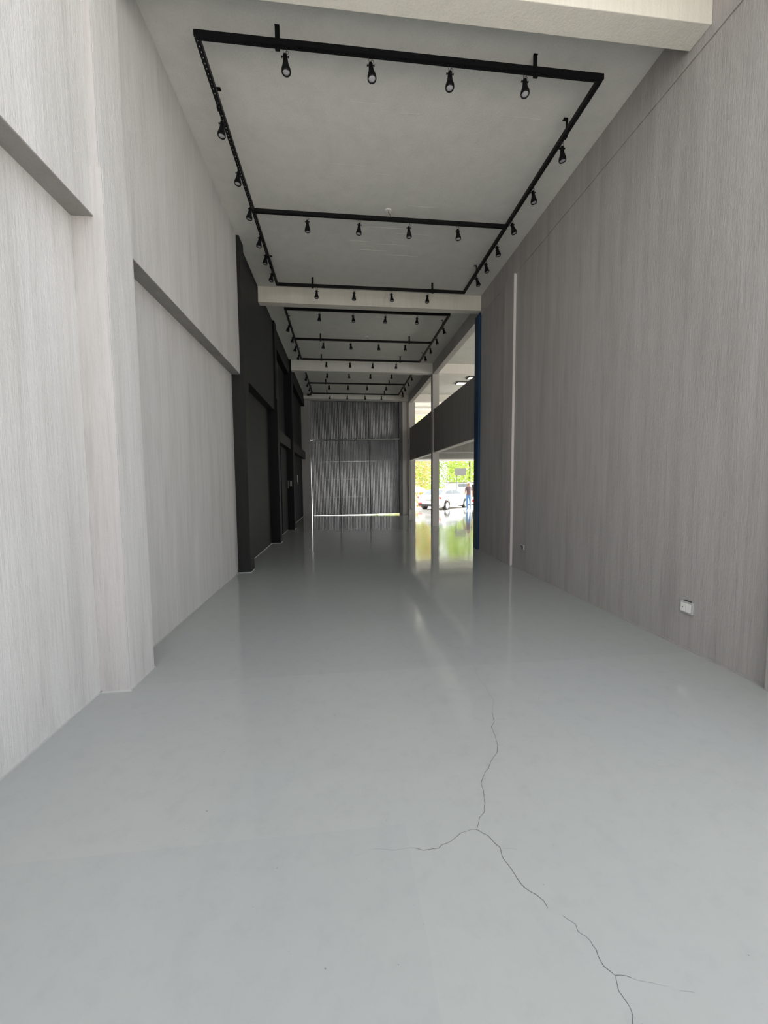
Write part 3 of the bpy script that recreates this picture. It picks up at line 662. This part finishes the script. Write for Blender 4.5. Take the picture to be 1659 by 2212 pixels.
# ---- person standing outside, seen from behind
def person():
    t = thing('person', 'person in a dark shirt, blue jeans and pale cap standing beyond the far doorway', 'person', (7.62, 23.1, -0.10), math.radians(6))
    V = [(0, 0, .92), (0, 0, 1.08), (0, 0, 1.25), (0, 0.0, 1.40), (0, 0.015, 1.49), (0, 0.02, 1.56), (0, 0.02, 1.66),
         (-.09, 0, .88), (-.10, .01, .50), (-.11, -.03, .09), (-.115, .10, .035), (.09, 0, .88), (.12, .04, .50), (.12, .0, .09), (.13, .13, .035),
         (-.17, 0, 1.38), (-.23, -.02, 1.12), (-.20, .14, 1.02), (-.15, .20, 1.03), (.17, 0, 1.38), (.24, -.02, 1.12), (.26, .06, .88), (.255, .09, .80)]
    Ed = [(0, 1), (1, 2), (2, 3), (3, 4), (4, 5), (5, 6), (0, 7), (7, 8), (8, 9), (9, 10), (0, 11), (11, 12), (12, 13), (13, 14), (3, 15), (15, 16), (16, 17), (17, 18), (3, 19), (19, 20), (20, 21), (21, 22)]
    Rd = [.135, .135, .15, .13, .055, .08, .085, .095, .062, .042, .04, .095, .062, .042, .04, .062, .045, .032, .036, .062, .045, .032, .036]
    me = bpy.data.meshes.new('body'); me.from_pydata(V, Ed, []); o = bpy.data.objects.new('body', me); COL.objects.link(o); o.parent = t
    sk = o.modifiers.new('skin', 'SKIN'); o.modifiers.new('sub', 'SUBSURF').levels = 2; o.modifiers['sub'].render_levels = 2
    for i, r in enumerate(Rd):
        me.skin_vertices[0].data[i].radius = (r, r*(0.72 if i < 4 else 1))
    me.skin_vertices[0].data[0].use_root = True
    dg = bpy.context.evaluated_depsgraph_get(); dg.update()
    m2 = bpy.data.meshes.new_from_object(o.evaluated_get(dg)); o.modifiers.clear(); o.data = m2
    pb = bmesh.new(); pb.from_mesh(m2)
    for zc_ in (0.075, 0.95, 1.20, 1.47):
        bmesh.ops.bisect_plane(pb, geom=pb.verts[:]+pb.edges[:]+pb.faces[:], plane_co=(0, 0, zc_), plane_no=(0, 0, 1))
    pb.to_mesh(m2); pb.free()
    m2.materials.clear()
    for x in (M_SKIN, M_SHIRT, M_JEANS, M_BLKPL): m2.materials.append(x)
    for p in m2.polygons:
        c = p.center; p.use_smooth = True
        arm = abs(c.x) > 0.165 and c.z < 1.45
        if c.z < 0.075: p.material_index = 3
        elif c.z < 0.95 and not arm: p.material_index = 2
        elif c.z < 1.47 and (not arm or c.z > 1.20): p.material_index = 1
        else: p.material_index = 0
    # five short fingers on each hand
    for hx, hy, hz, dx, dy, dz in ((-.15, .215, 1.03, .3, .9, 0), (.255, .095, .79, 0, .15, -1)):
        bm = bm_new(); d_ = Vector((dx, dy, dz)).normalized(); sidev = Vector((0, 0, 1)) if abs(dz) < .5 else Vector((0, 1, 0))
        for i, l in enumerate((.045, .075, .082, .076, .06)):
            s = sidev*(i-2)*0.019; p0 = Vector((hx, hy, hz))+s
            if i == 0: p0 -= d_*.02
            add_tube(bm, [p0, p0+d_*l*.6, p0+d_*l+Vector((.008, 0, -.006))], .0085, 6)
        obj('fingers', bm, M_SKIN, t, smooth=True)
    bm = bm_new(); bmesh.ops.create_uvsphere(bm, u_segments=16, v_segments=10, radius=0.105)
    for v in bm.verts:
        v.co.y *= 1.12
        if v.co.z < -0.02: v.co.z = -0.02
        v.co += Vector((0, .02, 1.66))
    obj('cap', bm, M_CAP, t, smooth=True)
    obj('cap_brim', add_lathe(bm_new(), [(0.09, 1.648), (0.115, 1.644), (0.115, 1.640), (0.09, 1.640)], 16, 'Z', (0, .06, 0)), M_CAP, t)
    bm = bm_new(); bmesh.ops.create_icosphere(bm, subdivisions=1, radius=0.02)
    for v in bm.verts: v.co += Vector((0, .115, 1.60))
    obj('nose', bm, M_SKIN, t, smooth=True)
    for s in (-1, 1):
        bm = bm_new(); bmesh.ops.create_icosphere(bm, subdivisions=1, radius=0.022)
        for v in bm.verts: v.co.x *= .5; v.co += Vector((s*.085, .02, 1.59))
        obj('ear', bm, M_SKIN, t, smooth=True)
person()
